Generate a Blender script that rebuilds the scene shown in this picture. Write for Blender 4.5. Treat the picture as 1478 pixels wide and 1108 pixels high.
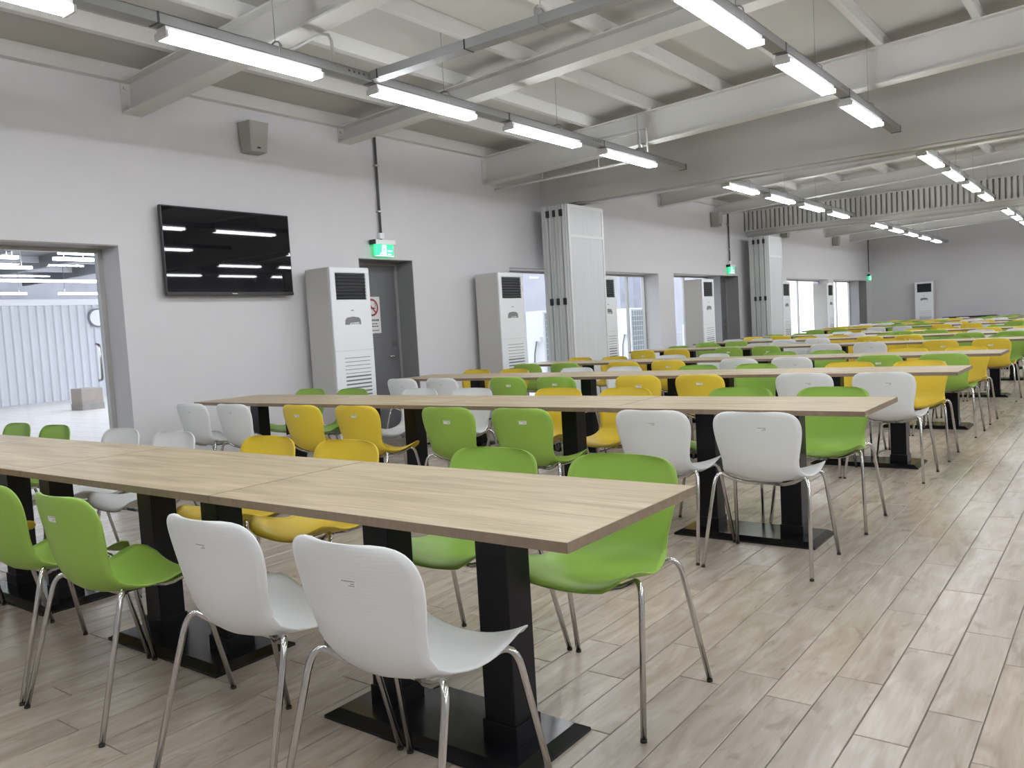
import bpy, bmesh, math, random
import numpy as np
from mathutils import Vector, Matrix

for o in list(bpy.data.objects):
    bpy.data.objects.remove(o)
random.seed(7)
scene = bpy.context.scene
COL = scene.collection

# ------------------------------------------------------------------ camera
IW, IH = 1478.0, 1108.0
FPX = 1187.2
YAW, PITCH, ROLL = 0.646407, -0.067315, -0.057791
CAM = Vector((1.0218, -1.5297, 1.2417))
_f = Vector((-math.sin(YAW) * math.cos(PITCH), math.cos(YAW) * math.cos(PITCH), math.sin(PITCH)))
_r = Vector((math.cos(YAW), math.sin(YAW), 0))
_u = _r.cross(_f)
CR = _r * math.cos(ROLL) + _u * math.sin(ROLL)
CU = -_r * math.sin(ROLL) + _u * math.cos(ROLL)
CF = _f
cd = bpy.data.cameras.new('camera')
cd.sensor_fit = 'HORIZONTAL'
cd.sensor_width = 36.0
cd.lens = FPX / IW * 36.0
cd.clip_start = 0.02
cd.clip_end = 200
cam = bpy.data.objects.new('camera', cd)
COL.objects.link(cam)
m3 = Matrix((CR, CU, -CF)).transposed()
cam.matrix_world = Matrix.Translation(CAM) @ m3.to_4x4()
scene.camera = cam

# ------------------------------------------------------------------ world and exposure
world = bpy.data.worlds.new('world')
scene.world = world
world.use_nodes = True
bg = world.node_tree.nodes['Background']
bg.inputs[0].default_value = (0.86, 0.92, 1.0, 1)
bg.inputs[1].default_value = 4.0
scene.view_settings.view_transform = 'Standard'
scene.view_settings.look = 'None'
scene.view_settings.gamma = 1.0
scene.view_settings.use_curve_mapping = False
scene.view_settings.exposure = 0.0
LAMP_STRENGTH = 40.0
YARD_LAMP = 16.0

# ------------------------------------------------------------------ materials
def new_mat(name):
    m = bpy.data.materials.new(name)
    m.use_nodes = True
    return m, m.node_tree, m.node_tree.nodes['Principled BSDF']

def pbr(name, col, rough=0.5, metal=0.0, noise=0.0, scale=8.0, bump=0.0, spec=0.5, bscale=None):
    m, nt, b = new_mat(name)
    b.inputs['Roughness'].default_value = rough
    b.inputs['Metallic'].default_value = metal
    b.inputs['Specular IOR Level'].default_value = spec
    b.inputs['Base Color'].default_value = (*col, 1)
    if noise or bump:
        tc = nt.nodes.new('ShaderNodeNewGeometry')
        nz = nt.nodes.new('ShaderNodeTexNoise')
        nz.inputs['Scale'].default_value = scale
        nz.inputs['Detail'].default_value = 4
        nt.links.new(tc.outputs['Position'], nz.inputs['Vector'])
        if noise:
            mx = nt.nodes.new('ShaderNodeMix')
            mx.data_type = 'RGBA'
            mx.inputs[6].default_value = (*[c * (1 - noise) for c in col], 1)
            mx.inputs[7].default_value = (*[min(1, c * (1 + noise)) for c in col], 1)
            nt.links.new(nz.outputs[0], mx.inputs[0])
            nt.links.new(mx.outputs[2], b.inputs['Base Color'])
        if bump:
            n2 = nt.nodes.new('ShaderNodeTexNoise')
            n2.inputs['Scale'].default_value = bscale or scale * 6
            nt.links.new(tc.outputs['Position'], n2.inputs['Vector'])
            bp = nt.nodes.new('ShaderNodeBump')
            bp.inputs['Strength'].default_value = bump
            bp.inputs['Distance'].default_value = 0.004
            nt.links.new(n2.outputs[0], bp.inputs['Height'])
            nt.links.new(bp.outputs[0], b.inputs['Normal'])
    return m

def emis(name, col, strength):
    m, nt, b = new_mat(name)
    b.inputs['Base Color'].default_value = (*col, 1)
    b.inputs['Emission Color'].default_value = (*col, 1)
    b.inputs['Emission Strength'].default_value = strength
    return m

def glass_mat(name, tint=(0.95, 0.97, 0.98), gloss=0.06):
    m = bpy.data.materials.new(name)
    m.use_nodes = True
    nt = m.node_tree
    nt.nodes.clear()
    out = nt.nodes.new('ShaderNodeOutputMaterial')
    tr = nt.nodes.new('ShaderNodeBsdfTransparent')
    tr.inputs[0].default_value = (*tint, 1)
    gl = nt.nodes.new('ShaderNodeBsdfGlossy')
    gl.inputs['Roughness'].default_value = 0.01
    lw = nt.nodes.new('ShaderNodeLayerWeight')
    pw = nt.nodes.new('ShaderNodeMath'); pw.operation = 'POWER'; pw.inputs[1].default_value = 4.0
    nt.links.new(lw.outputs['Facing'], pw.inputs[0])
    fr = nt.nodes.new('ShaderNodeMath'); fr.operation = 'MULTIPLY_ADD'; fr.inputs[1].default_value = 0.5; fr.inputs[2].default_value = 0.03
    nt.links.new(pw.outputs[0], fr.inputs[0])
    mx = nt.nodes.new('ShaderNodeMixShader')
    nt.links.new(fr.outputs[0], mx.inputs[0])
    nt.links.new(tr.outputs[0], mx.inputs[1])
    nt.links.new(gl.outputs[0], mx.inputs[2])
    nt.links.new(mx.outputs[0], out.inputs[0])
    return m

def plastic(name, col, rough=0.42):
    m, nt, b = new_mat(name)
    b.inputs['Base Color'].default_value = (*col, 1)
    b.inputs['Roughness'].default_value = rough
    b.inputs['Specular IOR Level'].default_value = 0.4
    tc = nt.nodes.new('ShaderNodeTexCoord')
    wv = nt.nodes.new('ShaderNodeTexWave')
    wv.bands_direction = 'Z'
    wv.inputs['Scale'].default_value = 38.0
    nz = nt.nodes.new('ShaderNodeTexNoise')
    nz.inputs['Scale'].default_value = 900
    ad = nt.nodes.new('ShaderNodeMath')
    ad.operation = 'MULTIPLY_ADD'
    ad.inputs[1].default_value = 0.35
    nt.links.new(tc.outputs['Object'], wv.inputs['Vector'])
    nt.links.new(tc.outputs['Object'], nz.inputs['Vector'])
    nt.links.new(nz.outputs[0], ad.inputs[0])
    nt.links.new(wv.outputs[1], ad.inputs[2])
    bp = nt.nodes.new('ShaderNodeBump')
    bp.inputs['Strength'].default_value = 0.10
    bp.inputs['Distance'].default_value = 0.001
    nt.links.new(ad.outputs[0], bp.inputs['Height'])
    nt.links.new(bp.outputs[0], b.inputs['Normal'])
    return m

def ramp(nt, stops):
    r = nt.nodes.new('ShaderNodeValToRGB')
    e = r.color_ramp.elements
    while len(e) < len(stops):
        e.new(0.5)
    for el, (p, c) in zip(e, stops):
        el.position = p
        el.color = (*c, 1)
    return r

def wood_floor():
    m, nt, b = new_mat('wood_look_tile')
    L = nt.links.new
    geo = nt.nodes.new('ShaderNodeNewGeometry')
    oi = nt.nodes.new('ShaderNodeObjectInfo')
    add = nt.nodes.new('ShaderNodeMath'); add.operation = 'ADD'
    L(oi.outputs['Random'], add.inputs[0]); L(geo.outputs['Random Per Island'], add.inputs[1])
    fr = nt.nodes.new('ShaderNodeMath'); fr.operation = 'FRACT'
    L(add.outputs[0], fr.inputs[0])
    mul = nt.nodes.new('ShaderNodeMath'); mul.operation = 'MULTIPLY'; mul.inputs[1].default_value = 57.0
    L(fr.outputs[0], mul.inputs[0])
    cx = nt.nodes.new('ShaderNodeCombineXYZ')
    L(mul.outputs[0], cx.inputs[0]); L(mul.outputs[0], cx.inputs[1]); L(mul.outputs[0], cx.inputs[2])
    va = nt.nodes.new('ShaderNodeVectorMath'); va.operation = 'ADD'
    L(geo.outputs['Position'], va.inputs[0]); L(cx.outputs[0], va.inputs[1])
    def mapped(sx, sy):
        mp = nt.nodes.new('ShaderNodeVectorMath'); mp.operation = 'MULTIPLY'
        mp.inputs[1].default_value = (sx, sy, 1)
        L(va.outputs[0], mp.inputs[0])
        return mp
    big = nt.nodes.new('ShaderNodeTexNoise'); big.inputs['Scale'].default_value = 1; big.inputs['Detail'].default_value = 3
    big.inputs['Distortion'].default_value = 1.2
    L(mapped(11, 2.6).outputs[0], big.inputs['Vector'])
    fine = nt.nodes.new('ShaderNodeTexNoise'); fine.inputs['Scale'].default_value = 1; fine.inputs['Detail'].default_value = 6
    L(mapped(95, 5).outputs[0], fine.inputs['Vector'])
    spot = nt.nodes.new('ShaderNodeTexNoise'); spot.inputs['Scale'].default_value = 1; spot.inputs['Detail'].default_value = 4
    spot.inputs['Distortion'].default_value = 0.6
    L(mapped(16, 6).outputs[0], spot.inputs['Vector'])
    r1 = ramp(nt, [(0.26, (0.325, 0.270, 0.220)), (0.50, (0.420, 0.358, 0.302)), (0.76, (0.505, 0.443, 0.385))])
    L(big.outputs[0], r1.inputs[0])
    r2 = ramp(nt, [(0.3, (0.92, 0.915, 0.91)), (0.7, (1.04, 1.04, 1.04))])
    L(fine.outputs[0], r2.inputs[0])
    mm = nt.nodes.new('ShaderNodeMix'); mm.data_type = 'RGBA'; mm.blend_type = 'MULTIPLY'; mm.inputs[0].default_value = 1
    L(r1.outputs[0], mm.inputs[6]); L(r2.outputs[0], mm.inputs[7])
    r3 = ramp(nt, [(0.28, (0.70, 0.68, 0.65)), (0.38, (1, 1, 1))])
    L(spot.outputs[0], r3.inputs[0])
    m3_ = nt.nodes.new('ShaderNodeMix'); m3_.data_type = 'RGBA'; m3_.blend_type = 'MULTIPLY'; m3_.inputs[0].default_value = 0.8
    L(mm.outputs[2], m3_.inputs[6]); L(r3.outputs[0], m3_.inputs[7])
    r4 = ramp(nt, [(0.0, (0.92, 0.92, 0.925)), (1.0, (1.06, 1.05, 1.03))])
    L(fr.outputs[0], r4.inputs[0])
    m4 = nt.nodes.new('ShaderNodeMix'); m4.data_type = 'RGBA'; m4.blend_type = 'MULTIPLY'; m4.inputs[0].default_value = 1
    L(m3_.outputs[2], m4.inputs[6]); L(r4.outputs[0], m4.inputs[7])
    L(m4.outputs[2], b.inputs['Base Color'])
    b.inputs['Roughness'].default_value = 0.27
    b.inputs['Specular IOR Level'].default_value = 0.5
    bp = nt.nodes.new('ShaderNodeBump'); bp.inputs['Strength'].default_value = 0.12; bp.inputs['Distance'].default_value = 0.002
    L(fine.outputs[0], bp.inputs['Height']); L(bp.outputs[0], b.inputs['Normal'])
    return m

def wood_table(name, mul=1.0):
    m, nt, b = new_mat(name)
    L = nt.links.new
    tc = nt.nodes.new('ShaderNodeTexCoord')
    oi = nt.nodes.new('ShaderNodeObjectInfo')
    mu = nt.nodes.new('ShaderNodeMath'); mu.operation = 'MULTIPLY'; mu.inputs[1].default_value = 31
    L(oi.outputs['Random'], mu.inputs[0])
    cx = nt.nodes.new('ShaderNodeCombineXYZ')
    L(mu.outputs[0], cx.inputs[0]); L(mu.outputs[0], cx.inputs[1])
    va = nt.nodes.new('ShaderNodeVectorMath'); va.operation = 'ADD'
    L(tc.outputs['Object'], va.inputs[0]); L(cx.outputs[0], va.inputs[1])
    def mp(s):
        n = nt.nodes.new('ShaderNodeVectorMath'); n.operation = 'MULTIPLY'; n.inputs[1].default_value = s
        L(va.outputs[0], n.inputs[0]); return n
    a = nt.nodes.new('ShaderNodeTexNoise'); a.inputs['Scale'].default_value = 1; a.inputs['Detail'].default_value = 4; a.inputs['Distortion'].default_value = 0.8
    L(mp((1.6, 13, 4)).outputs[0], a.inputs['Vector'])
    f = nt.nodes.new('ShaderNodeTexNoise'); f.inputs['Scale'].default_value = 1; f.inputs['Detail'].default_value = 6
    L(mp((5, 120, 40)).outputs[0], f.inputs['Vector'])
    k = mul
    r1 = ramp(nt, [(0.28, (0.340 * k, 0.258 * k, 0.152 * k)), (0.5, (0.470 * k, 0.374 * k, 0.236 * k)), (0.72, (0.560 * k, 0.465 * k, 0.312 * k))])
    L(a.outputs[0], r1.inputs[0])
    r2 = ramp(nt, [(0.3, (0.82, 0.81, 0.8)), (0.65, (1.05, 1.05, 1.05))])
    L(f.outputs[0], r2.inputs[0])
    mm = nt.nodes.new('ShaderNodeMix'); mm.data_type = 'RGBA'; mm.blend_type = 'MULTIPLY'; mm.inputs[0].default_value = 1
    L(r1.outputs[0], mm.inputs[6]); L(r2.outputs[0], mm.inputs[7])
    L(mm.outputs[2], b.inputs['Base Color'])
    b.inputs['Roughness'].default_value = 0.42
    b.inputs['Specular IOR Level'].default_value = 0.4
    return m

def partition_mat():
    m, nt, b = new_mat('pale_woodgrain_laminate')
    L = nt.links.new
    g = nt.nodes.new('ShaderNodeNewGeometry')
    n = nt.nodes.new('ShaderNodeVectorMath'); n.operation = 'MULTIPLY'; n.inputs[1].default_value = (60, 60, 1.6)
    L(g.outputs['Position'], n.inputs[0])
    z = nt.nodes.new('ShaderNodeTexNoise'); z.inputs['Scale'].default_value = 1; z.inputs['Detail'].default_value = 4
    L(n.outputs[0], z.inputs['Vector'])
    r = ramp(nt, [(0.3, (0.66, 0.675, 0.70)), (0.7, (0.72, 0.735, 0.76))])
    L(z.outputs[0], r.inputs[0]); L(r.outputs[0], b.inputs['Base Color'])
    b.inputs['Roughness'].default_value = 0.4
    return m

def sticker_mat():
    m, nt, b = new_mat('printed_sticker')
    L = nt.links.new
    uv = nt.nodes.new('ShaderNodeUVMap')
    sp = nt.nodes.new('ShaderNodeSeparateXYZ')
    L(uv.outputs[0], sp.inputs[0])
    def mth(op, a, bb, c=None):
        n = nt.nodes.new('ShaderNodeMath'); n.operation = op
        for i, v in enumerate((a, bb, c)):
            if v is None: continue
            if isinstance(v, (int, float)): n.inputs[i].default_value = v
            else: L(v, n.inputs[i])
        return n.outputs[0]
    def band(v, lo, hi):
        return mth('MULTIPLY', mth('GREATER_THAN', v, lo), mth('LESS_THAN', v, hi))
    u, v = sp.outputs[0], sp.outputs[1]
    l1 = mth('MULTIPLY', band(v, .74, .86), band(u, .06, .86))
    l2 = mth('MULTIPLY', band(v, .48, .58), band(u, .10, .34))
    l3 = mth('MULTIPLY', band(v, .26, .36), band(u, .10, .46))
    s = mth('ADD', mth('ADD', l1, l2), l3)
    nz = nt.nodes.new('ShaderNodeTexNoise'); nz.inputs['Scale'].default_value = 45
    L(uv.outputs[0], nz.inputs['Vector'])
    s = mth('MULTIPLY', s, mth('GREATER_THAN', nz.outputs[0], 0.45))
    mx = nt.nodes.new('ShaderNodeMix'); mx.data_type = 'RGBA'
    mx.inputs[6].default_value = (0.86, 0.865, 0.86, 1)
    mx.inputs[7].default_value = (0.13, 0.13, 0.13, 1)
    L(s, mx.inputs[0]); L(mx.outputs[2], b.inputs['Base Color'])
    b.inputs['Roughness'].default_value = 0.5
    return m

def tile_mat():
    m, nt, b = new_mat('pale_yard_tiles')
    L = nt.links.new
    g = nt.nodes.new('ShaderNodeNewGeometry')
    br = nt.nodes.new('ShaderNodeTexBrick')
    br.offset = 0.0
    br.inputs['Color1'].default_value = (0.80, 0.75, 0.73, 1)
    br.inputs['Color2'].default_value = (0.76, 0.72, 0.70, 1)
    br.inputs['Mortar'].default_value = (0.52, 0.47, 0.45, 1)
    br.inputs['Scale'].default_value = 1.0
    br.inputs['Brick Width'].default_value = 0.4
    br.inputs['Row Height'].default_value = 0.4
    br.inputs['Mortar Size'].default_value = 0.008
    L(g.outputs['Position'], br.inputs['Vector'])
    L(br.outputs['Color'], b.inputs['Base Color'])
    b.inputs['Roughness'].default_value = 0.35
    return m

M = dict(
    wall=pbr('painted_wall', (0.64, 0.625, 0.645), 0.85, noise=0.03, scale=3, bump=0.15, bscale=140),
    lintel=pbr('taupe_metal', (0.30, 0.28, 0.26), 0.5),
    ceil=pbr('painted_roof_deck', (0.50, 0.49, 0.46), 0.8, noise=0.10, scale=1.3),
    steel=pbr('painted_steel', (0.62, 0.61, 0.585), 0.55, noise=0.03, scale=5),
    bulk=pbr('painted_header', (0.60, 0.59, 0.565), 0.75, noise=0.03, scale=2),
    slab=pbr('grout', (0.16, 0.145, 0.13), 0.9),
    plank=wood_floor(),
    wood=wood_table('oak_laminate'),
    wood_edge=pbr('oak_edge_band', (0.225, 0.165, 0.112), 0.5, noise=0.3, scale=40),
    black=pbr('black_gloss_steel', (0.007, 0.007, 0.009), 0.20, spec=0.45),
    blackcol=pbr('black_satin_steel', (0.007, 0.007, 0.009), 0.32, spec=0.22),
    white=plastic('white_plastic', (0.83, 0.845, 0.85)),
    green=plastic('green_plastic', (0.295, 0.485, 0.080)),
    yellow=plastic('yellow_plastic', (0.81, 0.60, 0.055)),
    chrome=pbr('chrome', (0.62, 0.61, 0.60), 0.14, metal=1.0),
    rubber=pbr('black_rubber', (0.02, 0.018, 0.016), 0.7),
    sticker=sticker_mat(),
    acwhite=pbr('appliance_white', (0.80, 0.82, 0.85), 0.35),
    acside=pbr('appliance_side_shade', (0.56, 0.55, 0.53), 0.5),  # shade on the sides of the white casing, put into a darker colour
    dark=pbr('dark_plastic', (0.018, 0.02, 0.024), 0.4),
    midgrey=pbr('mid_grey_plastic', (0.20, 0.20, 0.21), 0.5),
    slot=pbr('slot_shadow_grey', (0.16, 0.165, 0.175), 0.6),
    screen=pbr('tv_glass', (0.003, 0.003, 0.005), 0.02, spec=0.5),
    doorgrey=pbr('grey_door_paint', (0.135, 0.135, 0.145), 0.5),
    framegrey=pbr('grey_frame_paint', (0.27, 0.27, 0.275), 0.5),
    alu=pbr('aluminium', (0.52, 0.51, 0.49), 0.4, metal=0.6),
    tray=pbr('galvanised_tray', (0.36, 0.365, 0.37), 0.45, metal=0.35),
    part=partition_mat(),
    partedge=pbr('partition_edge_metal', (0.56, 0.57, 0.57), 0.45),
    partframe=pbr('partition_white_frame', (0.78, 0.79, 0.80), 0.3),
    tube=emis('fluorescent_tube', (0.93, 0.965, 1.0), LAMP_STRENGTH),
    yardtube=emis('yard_tube', (0.97, 0.985, 1.0), YARD_LAMP),
    housing=pbr('lamp_housing_white', (0.75, 0.75, 0.75), 0.4),
    exitgreen=emis('exit_green', (0.05, 0.85, 0.32), 1.1),
    exitwhite=emis('exit_white', (0.85, 1.0, 0.93), 1.6),
    glass=glass_mat('window_glass'),
    signwhite=pbr('sign_white', (0.75, 0.72, 0.72), 0.5),
    signred=pbr('sign_red', (0.33, 0.04, 0.05), 0.5),
    ink=pbr('sign_ink', (0.06, 0.06, 0.07), 0.6),
    conduit=pbr('dark_conduit', (0.085, 0.085, 0.09), 0.45),
    whitepipe=pbr('white_conduit', (0.68, 0.68, 0.66), 0.45),
    speaker=pbr('beige_speaker', (0.36, 0.35, 0.315), 0.55),
    tiles=tile_mat(),
    sheet=pbr('white_sheet_metal', (0.66, 0.67, 0.71), 0.45, noise=0.05, scale=2),
    yardroof=pbr('yard_roof_dark', (0.20, 0.20, 0.22), 0.7, noise=0.5, scale=0.8),
    concrete=pbr('concrete_box', (0.36, 0.31, 0.28), 0.8, noise=0.1, scale=6),
    yardwhite=pbr('yard_white_wall', (0.85, 0.85, 0.86), 0.7),
    yardlilac=pbr('yard_lilac_wall', (0.36, 0.355, 0.40), 0.7, noise=0.15, scale=1.5),
    grille=pbr('condenser_grille', (0.30, 0.36, 0.38), 0.5),
    brick=pbr('yard_blue_grey_post', (0.30, 0.31, 0.36), 0.6, noise=0.4, scale=3),
)

# ------------------------------------------------------------------ mesh helpers
class MB:
    def __init__(s):
        s.v = []; s.f = []; s.m = []; s.sm = []
    def add(s, vs, fs, mi=0, smooth=False):
        k = len(s.v)
        s.v += [tuple(p) for p in vs]
        for f in fs:
            s.f.append(tuple(i + k for i in f)); s.m.append(mi); s.sm.append(smooth)
        return s
    def box(s, a, b, mi=0):
        x0, y0, z0 = a; x1, y1, z1 = b
        vs = [(x0, y0, z0), (x1, y0, z0), (x1, y1, z0), (x0, y1, z0), (x0, y0, z1), (x1, y0, z1), (x1, y1, z1), (x0, y1, z1)]
        return s.add(vs, [(0, 3, 2, 1), (4, 5, 6, 7), (0, 1, 5, 4), (1, 2, 6, 5), (2, 3, 7, 6), (3, 0, 4, 7)], mi)
    def bevbox(s, a, b, r, mi=0):
        # chamfered box along all edges
        x0, y0, z0 = a; x1, y1, z1 = b
        bm = bmesh.new()
        g = bmesh.ops.create_cube(bm, size=1)
        for v in bm.verts:
            v.co = Vector(((x0 + x1) / 2 + v.co.x * (x1 - x0), (y0 + y1) / 2 + v.co.y * (y1 - y0), (z0 + z1) / 2 + v.co.z * (z1 - z0)))
        bmesh.ops.bevel(bm, geom=bm.edges[:], offset=r, segments=2, affect='EDGES', profile=0.5)
        bm.verts.index_update()
        s.add([v.co[:] for v in bm.verts], [[v.index for v in f.verts] for f in bm.faces], mi)
        bm.free()
        return s
    def tube(s, pts, r, n=8, mi=0, caps=True):
        pts = [Vector(p) for p in pts]
        rings = []
        up = None
        for i, p in enumerate(pts):
            if i == 0: t = pts[1] - pts[0]
            elif i == len(pts) - 1: t = pts[-1] - pts[-2]
            else: t = (pts[i + 1] - pts[i]).normalized() + (pts[i] - pts[i - 1]).normalized()
            t.normalize()
            if up is None:
                up = Vector((0, 0, 1)) if abs(t.z) < .9 else Vector((1, 0, 0))
            a = t.cross(up).normalized()
            up = a.cross(t).normalized()
            rr = r[i] if isinstance(r, (list, tuple)) else r
            rings.append([p + (a * math.cos(2 * math.pi * k / n) + up * math.sin(2 * math.pi * k / n)) * rr for k in range(n)])
        vs = [q for R in rings for q in R]
        fs = []
        for i in range(len(pts) - 1):
            for k in range(n):
                fs.append((i * n + k, i * n + (k + 1) % n, (i + 1) * n + (k + 1) % n, (i + 1) * n + k))
        s.add(vs, fs, mi, True)
        if caps:
            k0 = len(s.v) - len(vs)
            s.f.append(tuple(k0 + k for k in reversed(range(n)))); s.m.append(mi); s.sm.append(False)
            s.f.append(tuple(k0 + (len(pts) - 1) * n + k for k in range(n))); s.m.append(mi); s.sm.append(False)
        return s
    def mesh(s, name, mats):
        me = bpy.data.meshes.new(name)
        me.from_pydata(s.v, [], s.f)
        if not isinstance(mats, (list, tuple)): mats = [mats]
        for m in mats: me.materials.append(m)
        me.polygons.foreach_set('material_index', s.m)
        me.polygons.foreach_set('use_smooth', s.sm)
        me.update()
        return me
    def build(s, name, mats, parent=None, **kw):
        return link(name, s.mesh(name, mats), parent, **kw)

def link(name, data, parent=None, loc=None, rotz=None, label=None, cat=None, group=None, kind=None):
    o = bpy.data.objects.new(name, data)
    COL.objects.link(o)
    if parent is not None: o.parent = parent
    if loc is not None: o.location = loc
    if rotz is not None: o.rotation_euler = (0, 0, rotz)
    if label: o['label'] = label
    if cat: o['category'] = cat
    if group: o['group'] = group
    if kind: o['kind'] = kind
    return o

def thing(name, label, cat, loc=(0, 0, 0), rotz=0.0, group=None):
    o = link(name, None, None, loc, rotz, label, cat, group)
    o.empty_display_size = 0.1
    return o

def boxm(a, b):
    return MB().box(a, b)

def project(p):
    d = Vector(p) - CAM
    z = d.dot(CF)
    if z < 0.05: return None
    return (IW / 2 + FPX * d.dot(CR) / z, IH / 2 - FPX * d.dot(CU) / z)

# ------------------------------------------------------------------ dimensions
WX = -6.30      # left wall inner face
WT = 0.36       # wall thickness
GX = WX - 0.33  # plane of the doors and the glazing
FY = 29.60      # far wall
BY = -6.0       # back wall
RX = 9.50       # right wall
RIDGE = 1.6
def ztop(x):    # top of the roof beams, a shallow pitch to the ridge
    return 3.68 + 0.045 * (min(x, 2 * RIDGE - x) + 6.3)
DECK = 0.13

# ------------------------------------------------------------------ shell: left wall with its openings
openings = [(-1.6, 2.38, 2.20), (5.29, 6.21, 2.18), (8.27, 9.95, 2.14), (10.45, 13.09, 2.14), (13.76, 17.17, 2.16), (20.6, 24.45, 2.17), (24.95, 28.90, 2.18)]
wl = MB()
prev = BY
for (a, b, h) in openings:
    wl.box((WX - WT, prev, -0.01), (WX, a, 4.0))
    wl.box((WX - WT, a, h), (WX, b, 4.0))
    prev = b
wl.box((WX - WT, prev, -0.01), (WX, FY + 0.3, 4.0))
wl.build('wall_left', M['wall'], kind='structure')
boxm((WX - WT, FY, -0.01), (RX + .3, FY + .3, 4.5)).build('wall_far', M['wall'], kind='structure')
boxm((RX, BY, -0.01), (RX + .3, FY, 4.5)).build('wall_right', M['wall'], kind='structure')
boxm((WX - WT, BY - .3, -0.01), (RX + .3, BY, 4.5)).build('wall_back', M['wall'], kind='structure')

# ------------------------------------------------------------------ floor slab and planks
floor = boxm((WX - WT, BY - .3, -0.08), (RX + .3, FY + .3, -0.004)).build('floor', M['slab'], kind='structure')
PW, PL, GAP = 0.1525, 0.738, 0.0036
def plank_verts(x0, x1, y0, y1):
    c = 0.0022
    return [(x0, y0, -.004), (x1, y0, -.004), (x1, y1, -.004), (x0, y1, -.004),
            (x0, y0, -c * .6), (x1, y0, -c * .6), (x1, y1, -c * .6), (x0, y1, -c * .6),
            (x0 + c, y0 + c, 0), (x1 - c, y0 + c, 0), (x1 - c, y1 - c, 0), (x0 + c, y1 - c, 0)]
PF = [(8, 9, 10, 11), (4, 5, 9, 8), (5, 6, 10, 9), (6, 7, 11, 10), (7, 4, 8, 11), (0, 1, 5, 4), (1, 2, 6, 5), (2, 3, 7, 6), (3, 0, 4, 7)]
planks = []
i0 = math.floor((WX - .06) / PW); i1 = math.ceil((RX - .06) / PW)
for i in range(i0, i1):
    xa = .06 + i * PW; xb = xa + PW
    off = .90 if i % 2 == 0 else 1.157
    off += random.choice((0, 0, 0, .12))
    k0 = math.floor((BY - off) / PL); k1 = math.ceil((FY - off) / PL)
    for k in range(k0, k1):
        ya = off + k * PL; yb = ya + PL
        x0, x1 = max(xa + GAP / 2, WX), min(xb - GAP / 2, RX)
        y0, y1 = max(ya + GAP / 2, BY), min(yb - GAP / 2, FY)
        if x1 - x0 < .02 or y1 - y0 < .02: continue
        full = abs(x1 - x0 - PW + GAP) < 1e-5 and abs(y1 - y0 - PL + GAP) < 1e-5
        area = 0
        q = [project((x, y, 0)) for x, y in ((x0, y0), (x1, y0), (x1, y1), (x0, y1))]
        if all(q) and full:
            cxp = sum(p[0] for p in q) / 4; cyp = sum(p[1] for p in q) / 4
            if -40 < cxp < IW + 40 and 0 < cyp < IH + 40:
                # open floor (aisle side) counts fully, floor under the tables is mostly hidden
                area = abs(sum(q[j][0] * q[(j + 1) % 4][1] - q[(j + 1) % 4][0] * q[j][1] for j in range(4))) / 2
                if x1 < -0.9: area *= 0.45
        planks.append((area, x0, x1, y0, y1))
planks.sort(key=lambda p: -p[0])
pm = MB().add(plank_verts(-(PW - GAP) / 2, (PW - GAP) / 2, -(PL - GAP) / 2, (PL - GAP) / 2), PF).mesh('plank', M['plank'])
for (a, x0, x1, y0, y1) in planks[:300]:
    link('plank', pm, floor, ((x0 + x1) / 2, (y0 + y1) / 2, 0))
rest = planks[300:]
vs = []; fs = []
for n, (a, x0, x1, y0, y1) in enumerate(rest):
    vs += plank_verts(x0, x1, y0, y1)
    fs += [tuple(j + n * 12 for j in f) for f in PF]
pr = MB(); pr.v = vs; pr.f = fs; pr.m = [0] * len(fs); pr.sm = [False] * len(fs)
pr.build('planks', M['plank'], floor, kind='stuff')

# ------------------------------------------------------------------ ceiling: deck, beams, purlins, headers
def prism_x(xs, y0, y1, zlo, zhi):
    """slab following the roof pitch between x stations; zlo, zhi are functions of x"""
    mb = MB()
    vs = []
    for x in xs:
        vs += [(x, y0, zlo(x)), (x, y1, zlo(x)), (x, y1, zhi(x)), (x, y0, zhi(x))]
    fs = [(0, 1, 2, 3)]
    for i in range(len(xs) - 1):
        a = i * 4
        for k in range(4):
            fs.append((a + k, a + 4 + k, a + 4 + (k + 1) % 4, a + (k + 1) % 4))
    e = (len(xs) - 1) * 4
    fs.append((e + 3, e + 2, e + 1, e))
    return mb.add(vs, fs)
XS = (WX - WT, RIDGE, RX + .3)
ceiling = prism_x(XS, BY - .3, FY + .3, lambda x: ztop(x) + DECK, lambda x: ztop(x) + DECK + .12).build('ceiling', M['ceil'], kind='structure')
def merge(*mbs):
    r = MB()
    for m in mbs:
        k = len(r.v)
        r.v += m.v; r.f += [tuple(i + k for i in f) for f in m.f]; r.m += m.m; r.sm += m.sm
    return r
BX = (WX, RIDGE, RX)
def i_beam(y, depth, fl=0.19):
    t = 0.014
    lo = lambda x: ztop(x) - depth
    parts = [prism_x(BX, y - fl / 2, y + fl / 2, lo, lambda x: lo(x) + t),
             prism_x(BX, y - .007, y + .007, lambda x: lo(x) + t, lambda x: ztop(x) - t),
             prism_x(BX, y - fl / 2, y + fl / 2, lambda x: ztop(x) - t, lambda x: ztop(x))]
    # end plate with bolts at the wall
    e = MB().box((WX, y - fl / 2, ztop(WX) - depth), (WX + .012, y + fl / 2, ztop(WX) - .005))
    for sy in (-1, 1):
        for zz in (.06, depth - .06):
            e.box((WX + .012, y + sy * .06 - .012, ztop(WX) - zz - .012), (WX + .032, y + sy * .06 + .012, ztop(WX) - zz + .012))
    return merge(*parts, e)
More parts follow.
